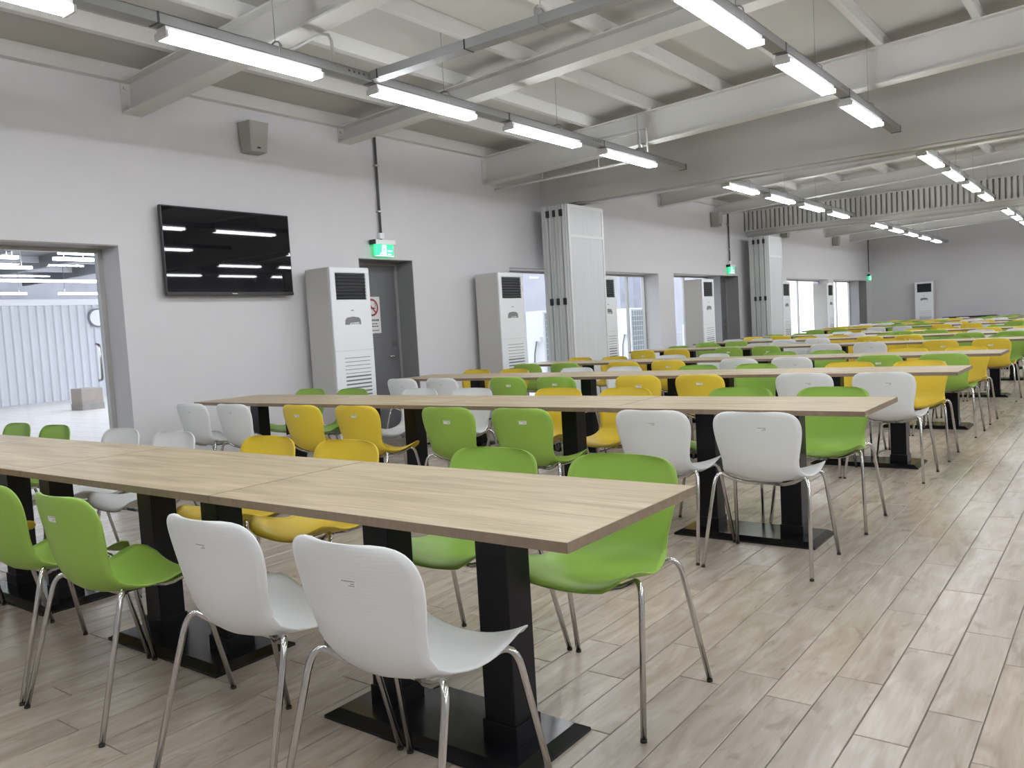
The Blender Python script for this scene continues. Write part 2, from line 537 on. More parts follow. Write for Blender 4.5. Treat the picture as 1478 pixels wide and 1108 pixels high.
for y, d in ((-5.2, .37), (-2.6, .18), (0.0, .2), (2.62, .29), (5.2, .18), (7.85, .38), (10.5, .36), (13.3, .25), (16.05, .2), (18.9, .34), (21.6, .26), (24.3, .26), (27.0, .26)):
    i_beam(y, d).build('roof_beam', M['steel'], ceiling)
bays = ((BY, 9.2), (9.5, 17.7), (18.0, FY))
px = -5.4
while px < RX:
    zt = ztop(px)
    for (a, b) in bays:
        boxm((px - .035, a, zt), (px + .035, b, zt + DECK + .01)).build('purlin', M['steel'], ceiling)
    px += 0.876
for (a, b) in bays:
    MB().box((WX, a, ztop(WX)), (WX + .06, b, ztop(WX) + DECK)).box((WX, a, ztop(WX) - .012), (WX + .085, b, ztop(WX))).build('eave_channel', M['steel'], ceiling)
bulk1 = prism_x(BX, 9.2, 9.5, lambda x: 3.09, lambda x: ztop(x) + DECK).build('header_beam', M['bulk'], ceiling)
MB().box((WX, 9.27, 3.06), (RX, 9.43, 3.09)).build('partition_track', M['alu'], bulk1)
bulk2 = prism_x(BX, 17.75, 18.0, lambda x: 3.13, lambda x: ztop(x) + DECK).build('header_beam', M['bulk'], ceiling)
MB().box((WX, 17.80, 3.10), (RX, 17.95, 3.13)).build('partition_track', M['alu'], bulk2)
rb = MB()
x = WX + .03
while x < RX - .1:
    rb.box((x, 17.67, 3.24), (x + .066, 17.75, 3.66))
    x += .105
rb.box((WX, 17.66, 3.20), (RX, 17.75, 3.24)); rb.box((WX, 17.66, 3.66), (RX, 17.75, 3.69))
rb.build('rib_cladding', M['bulk'], bulk2, kind='stuff')

# white sprinkler style pipe under the beam before the first header
pp = thing('ceiling_pipe', 'thin white pipe hung across the ceiling under the last front-bay beam', 'pipe', (0, 0, 0))
MB().tube([(WX + .02, 8.02, 3.25), (-3.80, 8.02, 3.28)], .017, 8).build('pipe', M['whitepipe'], pp)
for hx in (-5.45, -4.55):
    MB().tube([(hx, 8.02, 3.27), (hx, 8.02, ztop(hx) + .05)], .007, 6).build('hanger_rod', M['whitepipe'], pp)

# ------------------------------------------------------------------ windows and doors in the left wall
def window(n, y0, y1, h, mull=(), fr=M['alu'], lintel=True):
    w = MB()
    t = .045
    w.box((GX - .03, y0, h - t), (GX + .03, y1, h)).box((GX - .03, y0, 0), (GX + .03, y1, t))
    w.box((GX - .03, y0, t), (GX + .03, y0 + t, h - t)).box((GX - .03, y1 - t, t), (GX + .03, y1, h - t))
    for m in mull: w.box((GX - .025, m - .02, t), (GX + .025, m + .02, h - t))
    root = w.build('window_%d' % n, fr, kind='structure')
    ys = [y0 + t] + [q for m in mull for q in (m - .02, m + .02)] + [y1 - t]
    for i in range(0, len(ys), 2):
        boxm((GX - .004, ys[i], t), (GX + .004, ys[i + 1], h - t)).build('pane', M['glass'], root)
    if lintel:
        boxm((GX + .03, y0, h - .012), (WX - .005, y1, h)).build('lintel_lining', M['lintel'], root)
    return root
w1 = window(1, -1.6, 2.38, 2.20, (-.3, 1.0))
# pull handle on the glass door of the first opening
MB().tube([(GX + .01, 2.26, .98), (GX + .06, 2.26, .99), (GX + .07, 2.26, 1.02), (GX + .07, 2.26, 1.28), (GX + .06, 2.26, 1.31), (GX + .01, 2.26, 1.32)], .012, 8).build('pull_handle', M['chrome'], w1)
window(2, 8.27, 9.95, 2.14)
window(3, 10.45, 13.09, 2.14, (12.4,))
window(4, 13.76, 16.1, 2.16, (14.9,))
window(5, 20.6, 24.45, 2.17, (22.5,))
window(6, 24.95, 27.9, 2.18, (26.4,))

def door(n, y0, y1, h, lining0=True):
    fr = MB()
    t = .05
    fr.box((GX - .04, y0, 0), (GX + .05, y0 + t, h)).box((GX - .04, y1 - t, 0), (GX + .05, y1, h)).box((GX - .04, y0 + t, h - t), (GX + .05, y1 - t, h))
    if lining0: fr.box((GX + .05, y0, 0), (WX + .004, y0 + .008, h))
    fr.box((GX + .05, y1 - .008, 0), (WX + .004, y1, h)).box((GX + .05, y0, h - .008), (WX + .004, y1, h))
    root = fr.build('door_%d' % n, M['framegrey'], kind='structure')
    leaf = MB().box((GX - .02, y0 + t + .003, .006), (GX + .025, y1 - t - .003, h - t - .003)).build('leaf', M['doorgrey'], root)
    hy = y1 - t - .08
    lv = MB()
    lv.tube([(GX + .025, hy, .98), (GX + .032, hy, .98)], .028, 16)
    lv.tube([(GX + .03, hy, .98), (GX + .075, hy, .98), (GX + .08, hy - .02, .98), (GX + .08, hy - .13, .975)], .010, 8)
    lv.build('lever_handle', M['chrome'], leaf)
    MB().tube([(GX + .025, hy, 1.13), (GX + .045, hy, 1.13)], .026, 14).build('deadbolt', M['chrome'], leaf)
    return root
door(1, 5.29, 6.21, 2.18)
door(2, 16.1, 17.17, 2.16)
door(3, 27.9, 28.90, 2.18)

def no_smoking(y, label, cz=1.52):
    s = thing('no_smoking_sign', label, 'sign', (GX + .0262, y, cz))
    boxm((0, -.14, -.24), (.003, .14, .22)).build('plate', M['signwhite'], s)
    ring = MB()
    n = 28
    vs = []
    for k in range(n):
        a = 2 * math.pi * k / n
        for r in (.085, .110): vs.append((.0042, r * math.cos(a), .085 + r * math.sin(a)))
    ring.add(vs, [(2 * k, 2 * k + 1, (2 * k + 3) % (2 * n), (2 * k + 2) % (2 * n)) for k in range(n)])
    c, sn = math.cos(-math.pi / 4), math.sin(-math.pi / 4)
    ring.add([(.0043, c * u - sn * v, .085 + sn * u + c * v) for u, v in ((-.09, -.011), (.09, -.011), (.09, .011), (-.09, .011))], [(0, 1, 2, 3)])
    ring.build('prohibition_ring', M['signred'], s)
    cg = MB().box((.003, -.075, .065), (.0038, .045, .085)).box((.003, .05, .065), (.0038, .062, .085))
    cg.tube([(.0036, .056, .09), (.0036, .062, .11), (.0036, .052, .125), (.0036, .06, .145)], .004, 5)
    cg.build('cigarette_symbol', M['ink'], s)
    tx = MB()
    for zz, y0, y1, h in ((-.075, -.11, .11, .024), (-.12, -.10, .085, .014), (-.152, -.11, .10, .014), (-.205, -.10, .10, .012)):
        yy = y0
        while yy < y1:
            w = random.uniform(.016, .034)
            tx.box((.003, yy, zz - h / 2), (.0036, min(yy + w, y1), zz + h / 2)); yy += w + .008
    tx.build('text_lines', M['ink'], s, kind='stuff')
no_smoking(5.74, 'white no-smoking sign with red ring on the grey door beside the television')
no_smoking(16.45, 'small no-smoking sign on the grey door before the second folding partition')
no_smoking(28.35, 'tiny no-smoking sign on the far grey door beside the end wall')

def exit_sign(y, label, clabel, z=2.235):
    e = thing('exit_sign', label, 'exit sign', (WX + .06, y, z))
    boxm((-.045, -.165, .115), (.045, .165, .165)).build('housing', M['acwhite'], e)
    boxm((-.047, -.185, .11), (.047, -.165, .165)).build('end_cap', M['dark'], e)
    p = boxm((-.010, -.155, -.03), (.010, .155, .115)).build('lit_panel', M['exitgreen'], e)
    w = MB()
    X0, X1 = .010, .0125
    w.box((X0, -.035, -.02), (X1, .035, .105))                 # lit doorway
    w.add([(X1, -.085, -.012), (X1, -.040, .025), (X1, -.035, .010), (X1, -.070, -.018)], [(0, 1, 2, 3)])
    w.box((X0, .06, .030), (X1, .13, .045)); w.box((X0, .06, -.012), (X1, .115, .004))
    w.box((X0, -.152, -.028), (X1, .152, -.022))
    w.build('pictogram', M['exitwhite'], p)
    g = MB()
    g.tube([(.0135, .004, .085), (.0135, .004, .0851)], .011, 8)
    g.tube([(.0135, 0, .070), (.0135, -.008, .035), (.0135, .012, .015), (.0135, .002, -.012)], .006, 5)
    g.tube([(.0135, -.008, .035), (.0135, -.022, .010), (.0135, -.030, .008)], .005, 5)
    g.tube([(.0135, -.022, .050), (.0135, 0, .066), (.0135, .020, .052)], .0045, 5)
    g.build('running_figure', M['exitgreen'], p)
    boxm((-.06, -.035, .185), (-.01, .035, .255)).build('junction_box', M['acwhite'], e)
    MB().tube([(-.03, 0, .165), (-.03, 0, .19)], .012, 8).build('stem', M['conduit'], e)
    c = thing('wall_conduit', clabel, 'conduit', (WX + .03, y, z + .255))
    top = ztop(WX) - .03 - (z + .255)
    MB().tube([(0, 0, 0), (0, 0, top)], .016, 10).build('pipe', M['conduit'], c)
    for zz in (.25, .8):
        boxm((-.03, -.03, zz), (.02, .03, zz + .02)).build('clip', M['alu'], c)
exit_sign(5.66, 'lit green exit sign above the grey door next to the television', 'dark conduit running up the wall from the nearest exit sign')
exit_sign(16.64, 'lit green exit sign above the grey door before the second partition', 'dark conduit running up from the middle exit sign')
exit_sign(29.2, 'small lit green exit sign in the far corner', 'dark conduit running up from the farthest exit sign')

# ------------------------------------------------------------------ television, wall speakers
tv = thing('television', 'large black flat-screen television mounted on the wall', 'television', (WX + .001, 3.49, 1.735))
tvb = MB().bevbox((.055, -.735, 0), (.10, .735, .85), .008)
tvb.build('casing', M['dark'], tv)
boxm((.10, -.722, .035), (.1015, .722, .838)).build('screen', M['screen'], tv)
boxm((.10, -.733, .004), (.104, .733, .032)).build('lower_bezel', M['midgrey'] if False else M['dark'], tv)
boxm((.104, -.03, .013), (.1045, .03, .022)).build('badge', M['alu'], tv)
MB().box((0, -.3, .25), (.055, .3, .29)).box((0, -.3, .55), (.055, .3, .59)).box((0, -.2, .2), (.02, .2, .65)).build('wall_bracket', M['dark'], tv)

def speaker(y, z, label):
    s = thing('wall_speaker', label, 'speaker', (WX, y, z))
    b = MB()
    w0, w1, d, h = .105, .13, .21, .30
    vs = [(.03, -w0, 0), (d - .03, -w0 * .9, 0), (d - .03, w0 * .9, 0), (.03, w0, 0), (.03, -w1, h), (d, -w1 * .9, h), (d, w1 * .9, h), (.03, w1, h)]
    b.add(vs, [(0, 3, 2, 1), (4, 5, 6, 7), (0, 1, 5, 4), (1, 2, 6, 5), (2, 3, 7, 6), (3, 0, 4, 7)])
    b.build('cabinet', M['speaker'], s)
    g = MB().add([(d - .026, -.085, .02), (d - .026, .085, .02), (d + .003, .105, .285), (d + .003, -.105, .285)], [(0, 1, 2, 3)])
    g.build('grille_cloth', M['speaker'], s)
    boxm((d - .024, -.025, .03), (d - .016, .012, .045)).build('badge', M['dark'], s)
    MB().box((0, -.04, .05), (.03, .04, .25)).build('wall_bracket', M['dark'], s)
speaker(3.86, 3.20, 'beige box speaker high on the wall above the television')
speaker(15.8, 3.20, 'beige box speaker high on the wall beside the middle exit sign conduit')
speaker(20.3, 3.20, 'small beige speaker half hidden behind the ribbed header')
speaker(25.0, 3.20, 'small beige speaker high on the wall near the far corner')

# ------------------------------------------------------------------ floor-standing air conditioners
def ac_meshes():
    W, D, H = .57, .41, 2.01
    d = {}
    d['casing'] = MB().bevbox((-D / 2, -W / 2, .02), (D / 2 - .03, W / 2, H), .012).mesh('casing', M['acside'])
    d['plinth'] = boxm((-D / 2 + .01, -W / 2 + .01, 0), (D / 2 - .03, W / 2 - .01, .02)).mesh('plinth', M['dark'])
    f = D / 2 - .03
    mb = MB()
    # front panel as a frame round the outlet, slightly bowed corners
    x1 = D / 2
    mb.bevbox((f, -W / 2, .03), (x1, W / 2, 1.66), .012)
    mb.bevbox((f, -W / 2, 1.945), (x1, W / 2, H), .012)
    mb.bevbox((f, -W / 2, 1.64), (x1, -W / 2 + .075, 1.96), .012)
    mb.bevbox((f, W / 2 - .06, 1.64), (x1, W / 2, 1.96), .012)
    d['front_panel'] = mb.mesh('front_panel', M['acwhite'])
    d['outlet'] = boxm((f + .002, -W / 2 + .07, 1.655), (f + .008, W / 2 - .055, 1.95)).mesh('outlet', M['dark'])
    sl = MB()
    for k in range(8):
        z = 1.675 + k * .036
        sl.add([(f + .008, -W / 2 + .075, z), (x1 - .002, -W / 2 + .075, z - .012), (x1 - .002, W / 2 - .06, z - .012), (f + .008, W / 2 - .06, z),
                (f + .008, -W / 2 + .075, z + .004), (x1 - .002, -W / 2 + .075, z - .008), (x1 - .002, W / 2 - .06, z - .008), (f + .008, W / 2 - .06, z + .004)],
               [(0, 3, 2, 1), (4, 5, 6, 7), (0, 1, 5, 4), (1, 2, 6, 5), (2, 3, 7, 6), (3, 0, 4, 7)])
    d['louvres'] = sl.mesh('louvres', M['dark'])
    sl2 = MB()
    zz = .22
    k = 0
    while zz < 1.06:
        t = .016 if zz < .82 else .006
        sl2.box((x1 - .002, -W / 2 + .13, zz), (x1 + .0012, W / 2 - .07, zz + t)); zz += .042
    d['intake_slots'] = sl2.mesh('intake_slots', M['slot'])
    dp = MB()
    n = 12
    pts = [(-.115, 1.385), (-.108, 1.44), (-.085, 1.462), (0, 1.472), (.085, 1.462), (.108, 1.44), (.115, 1.385), (.095, 1.385), (.085, 1.41), (-.04, 1.405), (-.055, 1.385)]
    vs = [(x1 + .004, a, z) for a, z in pts] + [(x1 - .002, a, z) for a, z in pts]
    N = len(pts)
    dp.add(vs, [tuple(range(N))] + [(i, i + N, (i + 1) % N + N, (i + 1) % N) for i in range(N)])
    d['control_display'] = dp.mesh('control_display', M['midgrey'])
    bt = MB()
    for k in range(4): bt.box((x1 - .001, -.025 + k * .03, 1.388), (x1 + .003, -.008 + k * .03, 1.398))
    bt.box((x1 - .001, -.02, 1.535), (x1 + .002, .02, 1.545))
    d['buttons'] = bt.mesh('buttons', M['midgrey'])
    d['panel_seam'] = boxm((x1 - .001, -W / 2 + .005, 1.10), (x1 + .0008, W / 2 - .005, 1.104)).mesh('panel_seam', M['acside'])
    return d
ACM = ac_meshes()
def aircon(x, y, rz, label):
    t = thing('air_conditioner', label, 'air conditioner', (x, y, 0), rz, 'floor-standing air conditioners')
    made = {}
    for k, me in ACM.items():
        up = {'louvres': 'outlet', 'buttons': 'control_display', 'intake_slots': 'front_panel', 'panel_seam': 'front_panel'}.get(k)
        made[k] = link(k, me, made[up] if up else t, kind='stuff' if k in ('louvres', 'buttons', 'intake_slots') else None)
aircon(-6.0, 4.68, 0, 'tall white floor-standing air conditioner between the television and the nearest grey door')
aircon(-6.0, 7.62, 0, 'tall white air conditioner just before the first folding partition')
aircon(-6.0, 10.24, 0, 'white air conditioner half hidden behind the first folding partition')
aircon(-6.0, 14.27, 0, 'white air conditioner between the window and the middle exit door')
aircon(-6.0, 19.03, 0, 'white air conditioner half hidden behind the second folding partition')
aircon(-6.0, 22.82, 0, 'white air conditioner between the two far windows')
aircon(-4.53, 29.36, -math.pi / 2, 'white air conditioner standing against the far end wall')

# ------------------------------------------------------------------ folding partitions
def partition(y0, y1, label):
    t = thing('folding_partition', label, 'folding partition', (0, 0, 0))
    t.location = (-6.07, y0, 0)
    H = 3.03
    L = y1 - y0
    n = 4
    th = .106
    for k in range(n):
        xa = k * (th + .012)
        xb = xa + th
        lean = .012 * (k % 2)
        p = MB().box((xa, lean, .015), (xb, L - lean, H)).build('panel', M['partedge'], t)
        if k == n - 1:
            fr = MB()
            e = xb + .010
            fr.box((xb, 0.012, .015), (e, .058, H)).box((xb, L - .058, .015), (e, L - .012, H)).box((xb, .058, H - .05), (e, L - .058, H)).box((xb, .058, .015), (e, L - .058, .09)).box((xb, .058, 2.545), (e, L - .058, 2.585))
            fr.build('frame', M['partframe'], p)
            boxm((xb, .058, 2.585), (xb + .002, L - .058, H - .05)).build('upper_infill', M['part'], p)
            boxm((xb, .058, .09), (xb + .002, L - .058, 2.545)).build('lower_infill', M['part'], p)
        # edge trim strips on the narrow edge
        MB().box((xa + .012, lean - .006, .015), (xa + .05, lean, H)).box((xa + .062, lean - .006, .015), (xb - .012, lean, H)).build('edge_trim', M['partframe'] if k == n - 1 else M['partedge'], p)
        if k:
            for z in (.25, 1.55, 2.86):
                MB().box((xa - .030, -.014, z), (xa + .022, lean, z + .10)).build('hinge', M['dark'], p)
partition(8.84, 9.88, 'tall white folding partition stacked against the wall, nearer of the two')
partition(17.32, 18.22, 'white folding partition stacked under the ribbed header, farther of the two')

# ------------------------------------------------------------------ light trays and twin-tube lamps
TZ = 3.215
def lamp_meshes():
    d = {}
    L = 1.22
    d['housing'] = MB().box((-.05, 0, .010), (.05, L, .040)).mesh('lamp_housing', M['housing'])
    d['tube'] = MB().tube([(0, .012, 0), (0, L - .012, 0)], .017, 8).mesh('fluorescent_tube', M['tube'])
    d['end_cap'] = MB().bevbox((-.066, -.010, -.030), (.066, .010, .012), .004).mesh('end_cap', M['housing'])
    return d
LM = lamp_meshes()
strip_x = (-3.73, -1.10, 1.53, 4.16, 6.79)
strip_name = ('tray nearest the left wall', 'second tray from the left wall', 'third tray from the left wall', 'fourth tray from the left wall', 'fifth tray from the left wall')
bay_name = ('front bay', 'middle bay', 'far bay')
bay_lamps = ([1.40 + 1.773 * i for i in range(-3, 4)], [10.27 + 1.755 * i for i in range(4)], [18.95 + 1.80 * i for i in range(5)])
bay_span = ((-5.2, 8.82), (10.0, 17.2), (18.5, 28.6))
ORD = ('first', 'second', 'third', 'fourth', 'fifth', 'sixth', 'seventh', 'eighth', 'ninth', 'tenth', 'eleventh', 'twelfth')
for si, sx in enumerate(strip_x):
    for b in range(3):
        a, e = bay_span[b]
        t = thing('cable_tray', 'grey lamp tray hung in the %s, %s' % (bay_name[b], strip_name[si]), 'cable tray', (sx, a, TZ), 0, 'lamp trays')
        MB().box((-.05, 0, 0), (.05, e - a, .004)).box((-.05, 0, .004), (-.047, e - a, .065)).box((.047, 0, .004), (.05, e - a, .065)).box((-.05, 0, .061), (.05, e - a, .065)).build('tray_body', M['tray'], t)
        boxm((-.052, e - a - .02, -.004), (.052, e - a, .069)).build('end_cap', M['dark'], t)
        for li, ly in enumerate(bay_lamps[b]):
            hy = ly + .86 - a
            top = ztop(sx) + DECK - TZ
            h = MB().box((-.055, hy - .012, -.003), (-.050, hy + .012, .085)).box((.050, hy - .012, -.003), (.055, hy + .012, .085))
            h.tube([(-.052, hy, .085), (-.03, hy, .105), (0, hy, .112), (.03, hy, .105), (.052, hy, .085)], .006, 6)
            h.build('hanger_clamp', M['tray'], t)
            MB().tube([(0, hy, .105), (0, hy, top)], .0028, 5).build('hanger_wire', M['tray'], t)
            boxm((-.053, ly - .05 - a, -.002), (.053, ly - .035 - a, .067)).build('joint_band', M['conduit'], t)
            if si < 2 and li % 2 == 0:
                dots = MB()
                for q in range(4):
                    for sg in (-1, 1): dots.box((sg * .0505 - .001, ly - .14 - q * .05 - a, .030), (sg * .0505 + .001, ly - .125 - q * .05 - a, .045))
                dots.build('slot_holes', M['conduit'], t)
            if b == 0: pos = '%s twin-tube lamp before the plain header' % ORD[6 - li]
            elif b == 1: pos = '%s twin-tube lamp beyond the plain header' % ORD[li]
            else: pos = '%s twin-tube lamp beyond the ribbed header' % ORD[li]
            lt = thing('twin_tube_lamp', '%s, %s' % (pos, strip_name[si]), 'lamp', (sx, ly, TZ - .046), 0, 'twin-tube ceiling lamps')
            link('housing', LM['housing'], lt)
            for s in (-1, 1): link('tube', LM['tube'], lt, (s * .045, 0, -.013))
            for yy in (0, 1.222): link('end_cap', LM['end_cap'], lt, (0, yy, 0))

ct = thing('cable_tray', 'grey cross tray linking the two nearest lamp trays', 'cable tray', (0, 3.15, 0), 0)
MB().box((-3.675, -.05, 3.225), (-1.155, .05, 3.29)).build('tray_body', M['tray'], ct)
for jx in (-3.60, -2.72):
    MB().box((jx - .006, -.052, 3.222), (jx + .006, .052, 3.292)).build('joint_band', M['dark'], ct)
h = MB().box((-2.11, -.056, 3.22), (-2.08, -.050, 3.33)).box((-2.11, .050, 3.22), (-2.08, .056, 3.33)).box((-2.11, -.056, 3.219), (-2.08, .056, 3.224))
h.tube([(-2.095, -.053, 3.33), (-2.095, -.03, 3.352), (-2.095, 0, 3.358), (-2.095, .03, 3.352), (-2.095, .053, 3.33)], .012, 8)
h.build('hanger_clamp', M['tray'], ct)
MB().tube([(-2.095, 0, 3.35), (-2.095, 0, ztop(-2.095) + DECK)], .003, 5).build('hanger_wire', M['tray'], ct)

def bent_pipe(pts, label):
    t = thing('conduit_bend', label, 'conduit', pts[-1])
    o = Vector(pts[-1])
    MB().tube([Vector(p) - o for p in pts], .012, 8).build('pipe', M['whitepipe'], t)
bent_pipe([(-3.73, 2.78, 3.29), (-3.73, 2.78, 3.46), (-3.74, 2.76, 3.50), (-3.79, 2.74, 3.51), (-4.3, 2.705, 3.45)], 'white bent conduit rising from the nearest lamp tray beside a beam')
bent_pipe([(-3.72, 7.6, 3.29), (-3.72, 7.6, 3.50), (-3.74, 7.63, 3.54), (-3.80, 7.66, 3.545), (-4.5, 7.75, 3.54)], 'left of two white conduits bending down to the lamp tray')
bent_pipe([(-3.66, 7.68, 3.29), (-3.66, 7.68, 3.53), (-3.68, 7.70, 3.57), (-3.74, 7.73, 3.58), (-4.4, 7.75, 3.58)], 'right of two white conduits bending down to the lamp tray')

# ------------------------------------------------------------------ tables
TL, TD, TH = 1.4144, .694, .75
def table_meshes():
    d = {}
    g = .0015
    x0, x1, y0, y1 = -TL / 2 + g, TL / 2 - g, -TD / 2, TD / 2
    d['tabletop'] = MB().box((x0 + .002, y0 + .002, TH - .026), (x1 - .002, y1 - .002, TH)).mesh('tabletop', M['wood'])
    e = MB()
    e.box((x0, y0, TH - .026), (x1, y0 + .002, TH - .0004)).box((x0, y1 - .002, TH - .026), (x1, y1, TH - .0004))
    e.box((x0, y0 + .002, TH - .026), (x0 + .002, y1 - .002, TH - .0004)).box((x1 - .002, y0 + .002, TH - .026), (x1, y1 - .002, TH - .0004))
    d['edge_band'] = e.mesh('edge_band', M['wood_edge'])
    c = .057
    d['column'] = MB().bevbox((-c, -c, .085), (c, c, TH - .034), .004).mesh('column', M['blackcol'])
    d['collar'] = MB().bevbox((-c - .006, -c - .006, .028), (c + .006, c + .006, .088), .003).mesh('collar', M['blackcol'])
    px, py, ch = .40, .185, .035
    vs = []
    for (hx, hy, z) in ((px, py, 0), (px, py, .010), (px - ch, py - ch, .030)):
        vs += [(-hx, -hy, z), (hx, -hy, z), (hx, hy, z), (-hx, hy, z)]
    fs = [(3, 2, 1, 0), (8, 9, 10, 11)]
    for a in (0, 4):
        for k in range(4): fs.append((a + k, a + (k + 1) % 4, a + 4 + (k + 1) % 4, a + 4 + k))
    d['base_plate'] = MB().add(vs, fs).mesh('base_plate', M['black'])
    d['top_bracket'] = MB().box((-.09, -.26, TH - .034), (.09, .26, TH - .026)).mesh('top_bracket', M['black'])
    return d
TM = table_meshes()
def table(x, y, label, rz=0.0):
    t = thing('dining_table', label, 'table', (x, y, 0), rz, 'wood-topped dining tables in rows')
    top = link('tabletop', TM['tabletop'], t)
    link('edge_band', TM['edge_band'], t)
    link('base_plate', TM['base_plate'], t)
    for s in (-.24, .24):
        c = link('column', TM['column'], t, (s, 0, 0))
        link('collar', TM['collar'], c)
        link('top_bracket', TM['top_bracket'], t, (s, 0, 0))

# ------------------------------------------------------------------ chairs
ST = [  # y, z, half width, forward curl of the edge
    (-.2140, .7900, .100, .020), (-.2140, .7872, .135, .028), (-.2138, .780, .163, .034), (-.213, .768, .185, .039), (-.211, .750, .202, .043),
    (-.208, .727, .212, .047), (-.203, .694, .2165, .050), (-.197, .650, .213, .052), (-.191, .604, .2055, .053), (-.184, .558, .197, .054),
    (-.172, .514, .191, .054), (-.153, .473, .190, .052), (-.118, .438, .196, .047), (-.060, .419, .207, .041), (.010, .414, .219, .037),
    (.075, .418, .229, .042), (.135, .427, .233, .053), (.181, .433, .229, .058), (.211, .432, .213, .049), (.229, .426, .184, .033), (.237, .420, .146, .016)]
ST = [(y, .5 + (z - .5) * .958 if z > .5 else z, w * 1.0 if z > .5 else w, c) for y, z, w, c in ST]
def shell_point(si, u, off=0.0):
    """point on the shell: si station (float), u in -1..1, off along the surface normal (out of the sitter's side is negative)"""
    n = len(ST) - 1
    i = min(max(int(si), 0), n - 1)
    f = si - i
    # catmull-rom between the stations
    def cr(k):
        p0, p1, p2, p3 = ST[max(i - 1, 0)][k], ST[i][k], ST[i + 1][k], ST[min(i + 2, n)][k]
        return 0.5 * ((2 * p1) + (-p0 + p2) * f + (2 * p0 - 5 * p1 + 4 * p2 - p3) * f * f + (-p0 + 3 * p1 - 3 * p2 + p3) * f ** 3)
    y, z, w, c = cr(0), cr(1), cr(2), cr(3)
    a, b = max(0, i - 1), min(n, i + 2)
    ty, tz = ST[b][0] - ST[a][0], ST[b][1] - ST[a][1]
    l = math.hypot(ty, tz)
    ny, nz = -tz / l, ty / l          # towards the sitter
    # blend tangent roughly
    k = c * abs(u) ** 2.0 + off
    return (w * u, y + ny * k, z + nz * k)
def shell_mesh(mat, name):
    NU, NS = 16, (len(ST) - 1) * 2
    mb = MB()
    th = .0055
    vs = []
    for side, off in ((0, 0.0), (1, -th)):
        for s in range(NS + 1):
            for j in range(NU + 1):
                u = -1 + 2 * j / NU
                vs.append(shell_point(s / 2, u, off))
    N = NU + 1
    fs = []
    K = (NS + 1) * N
    for s in range(NS):
        for j in range(NU):
            a = s * N + j
            fs.append((a, a + N, a + N + 1, a + 1))
            fs.append((K + a, K + a + 1, K + a + N + 1, K + a + N))
    for s in range(NS):
        a = s * N
        fs.append((a, K + a, K + a + N, a + N))
        b = a + NU
        fs.append((b, b + N, K + b + N, K + b))
    for j in range(NU):
        fs.append((j, j + 1, K + j + 1, K + j))
        b = NS * N + j
        fs.append((b, K + b, K + b + 1, b + 1))
    mb.add(vs, fs, 0, True)
    return mb.mesh(name, mat)
def leg_mesh(sx, sy):
    # from under the seat outward, a rounded bend, then down and out to the foot
    if sy > 0:
        pts = [(sx * .04, .100, .399), (sx * .10, .113, .403), (sx * .15, .118, .418)]
        A = Vector((sx * .190, .123, .440)); Kn = Vector((sx * .229, .143, .465))
    else:
        pts = [(sx * .04, -.020, .399), (sx * .10, -.050, .405), (sx * .15, -.075, .422)]
        A = Vector((sx * .190, -.093, .447)); Kn = Vector((sx * .229, -.113, .468))
    foot = Vector((sx * .265, sy * .24, .006))
    B = foot.lerp(Kn, .84)
    for k in range(1, 7):
        t = k / 6
        pts.append(tuple(A * (1 - t) ** 2 + Kn * 2 * t * (1 - t) + B * t * t))
    pts.append(tuple(foot))
    return MB().tube(pts, .0095, 8).mesh('leg', M['chrome'])
LEGS = {(sx, sy): leg_mesh(sx, sy) for sx in (-1, 1) for sy in (-1, 1)}
CAPS = {(sx, sy): MB().tube([(sx * .265, sy * .24, 0), (sx * .2645, sy * .2395, .009)], .0105, 8).mesh('foot_cap', M['rubber']) for sx in (-1, 1) for sy in (-1, 1)}
BRK = MB().box((-.06, -.030, .393), (.06, -.012, .406)).box((-.06, .092, .393), (.06, .108, .406)).box((-.05, -.012, .396), (-.035, .092, .406)).box((.035, -.012, .396), (.05, .092, .406)).mesh('seat_bracket', M['chrome'])
SH = {c: shell_mesh(M[c], 'shell_' + c) for c in ('white', 'green', 'yellow')}
def sticker_mesh(uc, sc):
    n = 4
    vs = []; uvs = []
    for j in range(2):
        for i in range(n + 1):
            x = uc + (i / n - .5) * .24
            vs.append(shell_point(sc + (j - .5) * .62, x, -.0066))
            uvs.append((1 - i / n, 1 - j))
    mb = MB().add(vs, [(i, i + 1, n + 1 + i + 1, n + 1 + i) for i in range(n)])
    me = mb.mesh('sticker', M['sticker'])
    uvl = me.uv_layers.new(name='UVMap')
    for lp in me.loops: uvl.data[lp.index].uv = uvs[lp.vertex_index]
    return me
STK = [sticker_mesh(u, s) for u, s in ((.20, 5.7), (.10, 5.4), (.0, 5.6), (.14, 6.0))]
def chair(col, x, y, rz, label, full=True, sticker=True):
    t = thing('dining_chair', label, 'chair', (x, y, 0), rz, '%s plastic chairs with chrome legs' % col)
    link('shell', SH[col], t)
    for k, me in LEGS.items():
        l = link('leg', me, t)
        if full: link('foot_cap', CAPS[k], l)
    if full:
        link('seat_bracket', BRK, t)
    if sticker:
        link('sticker', random.choice(STK), t, label='small printed inventory sticker')

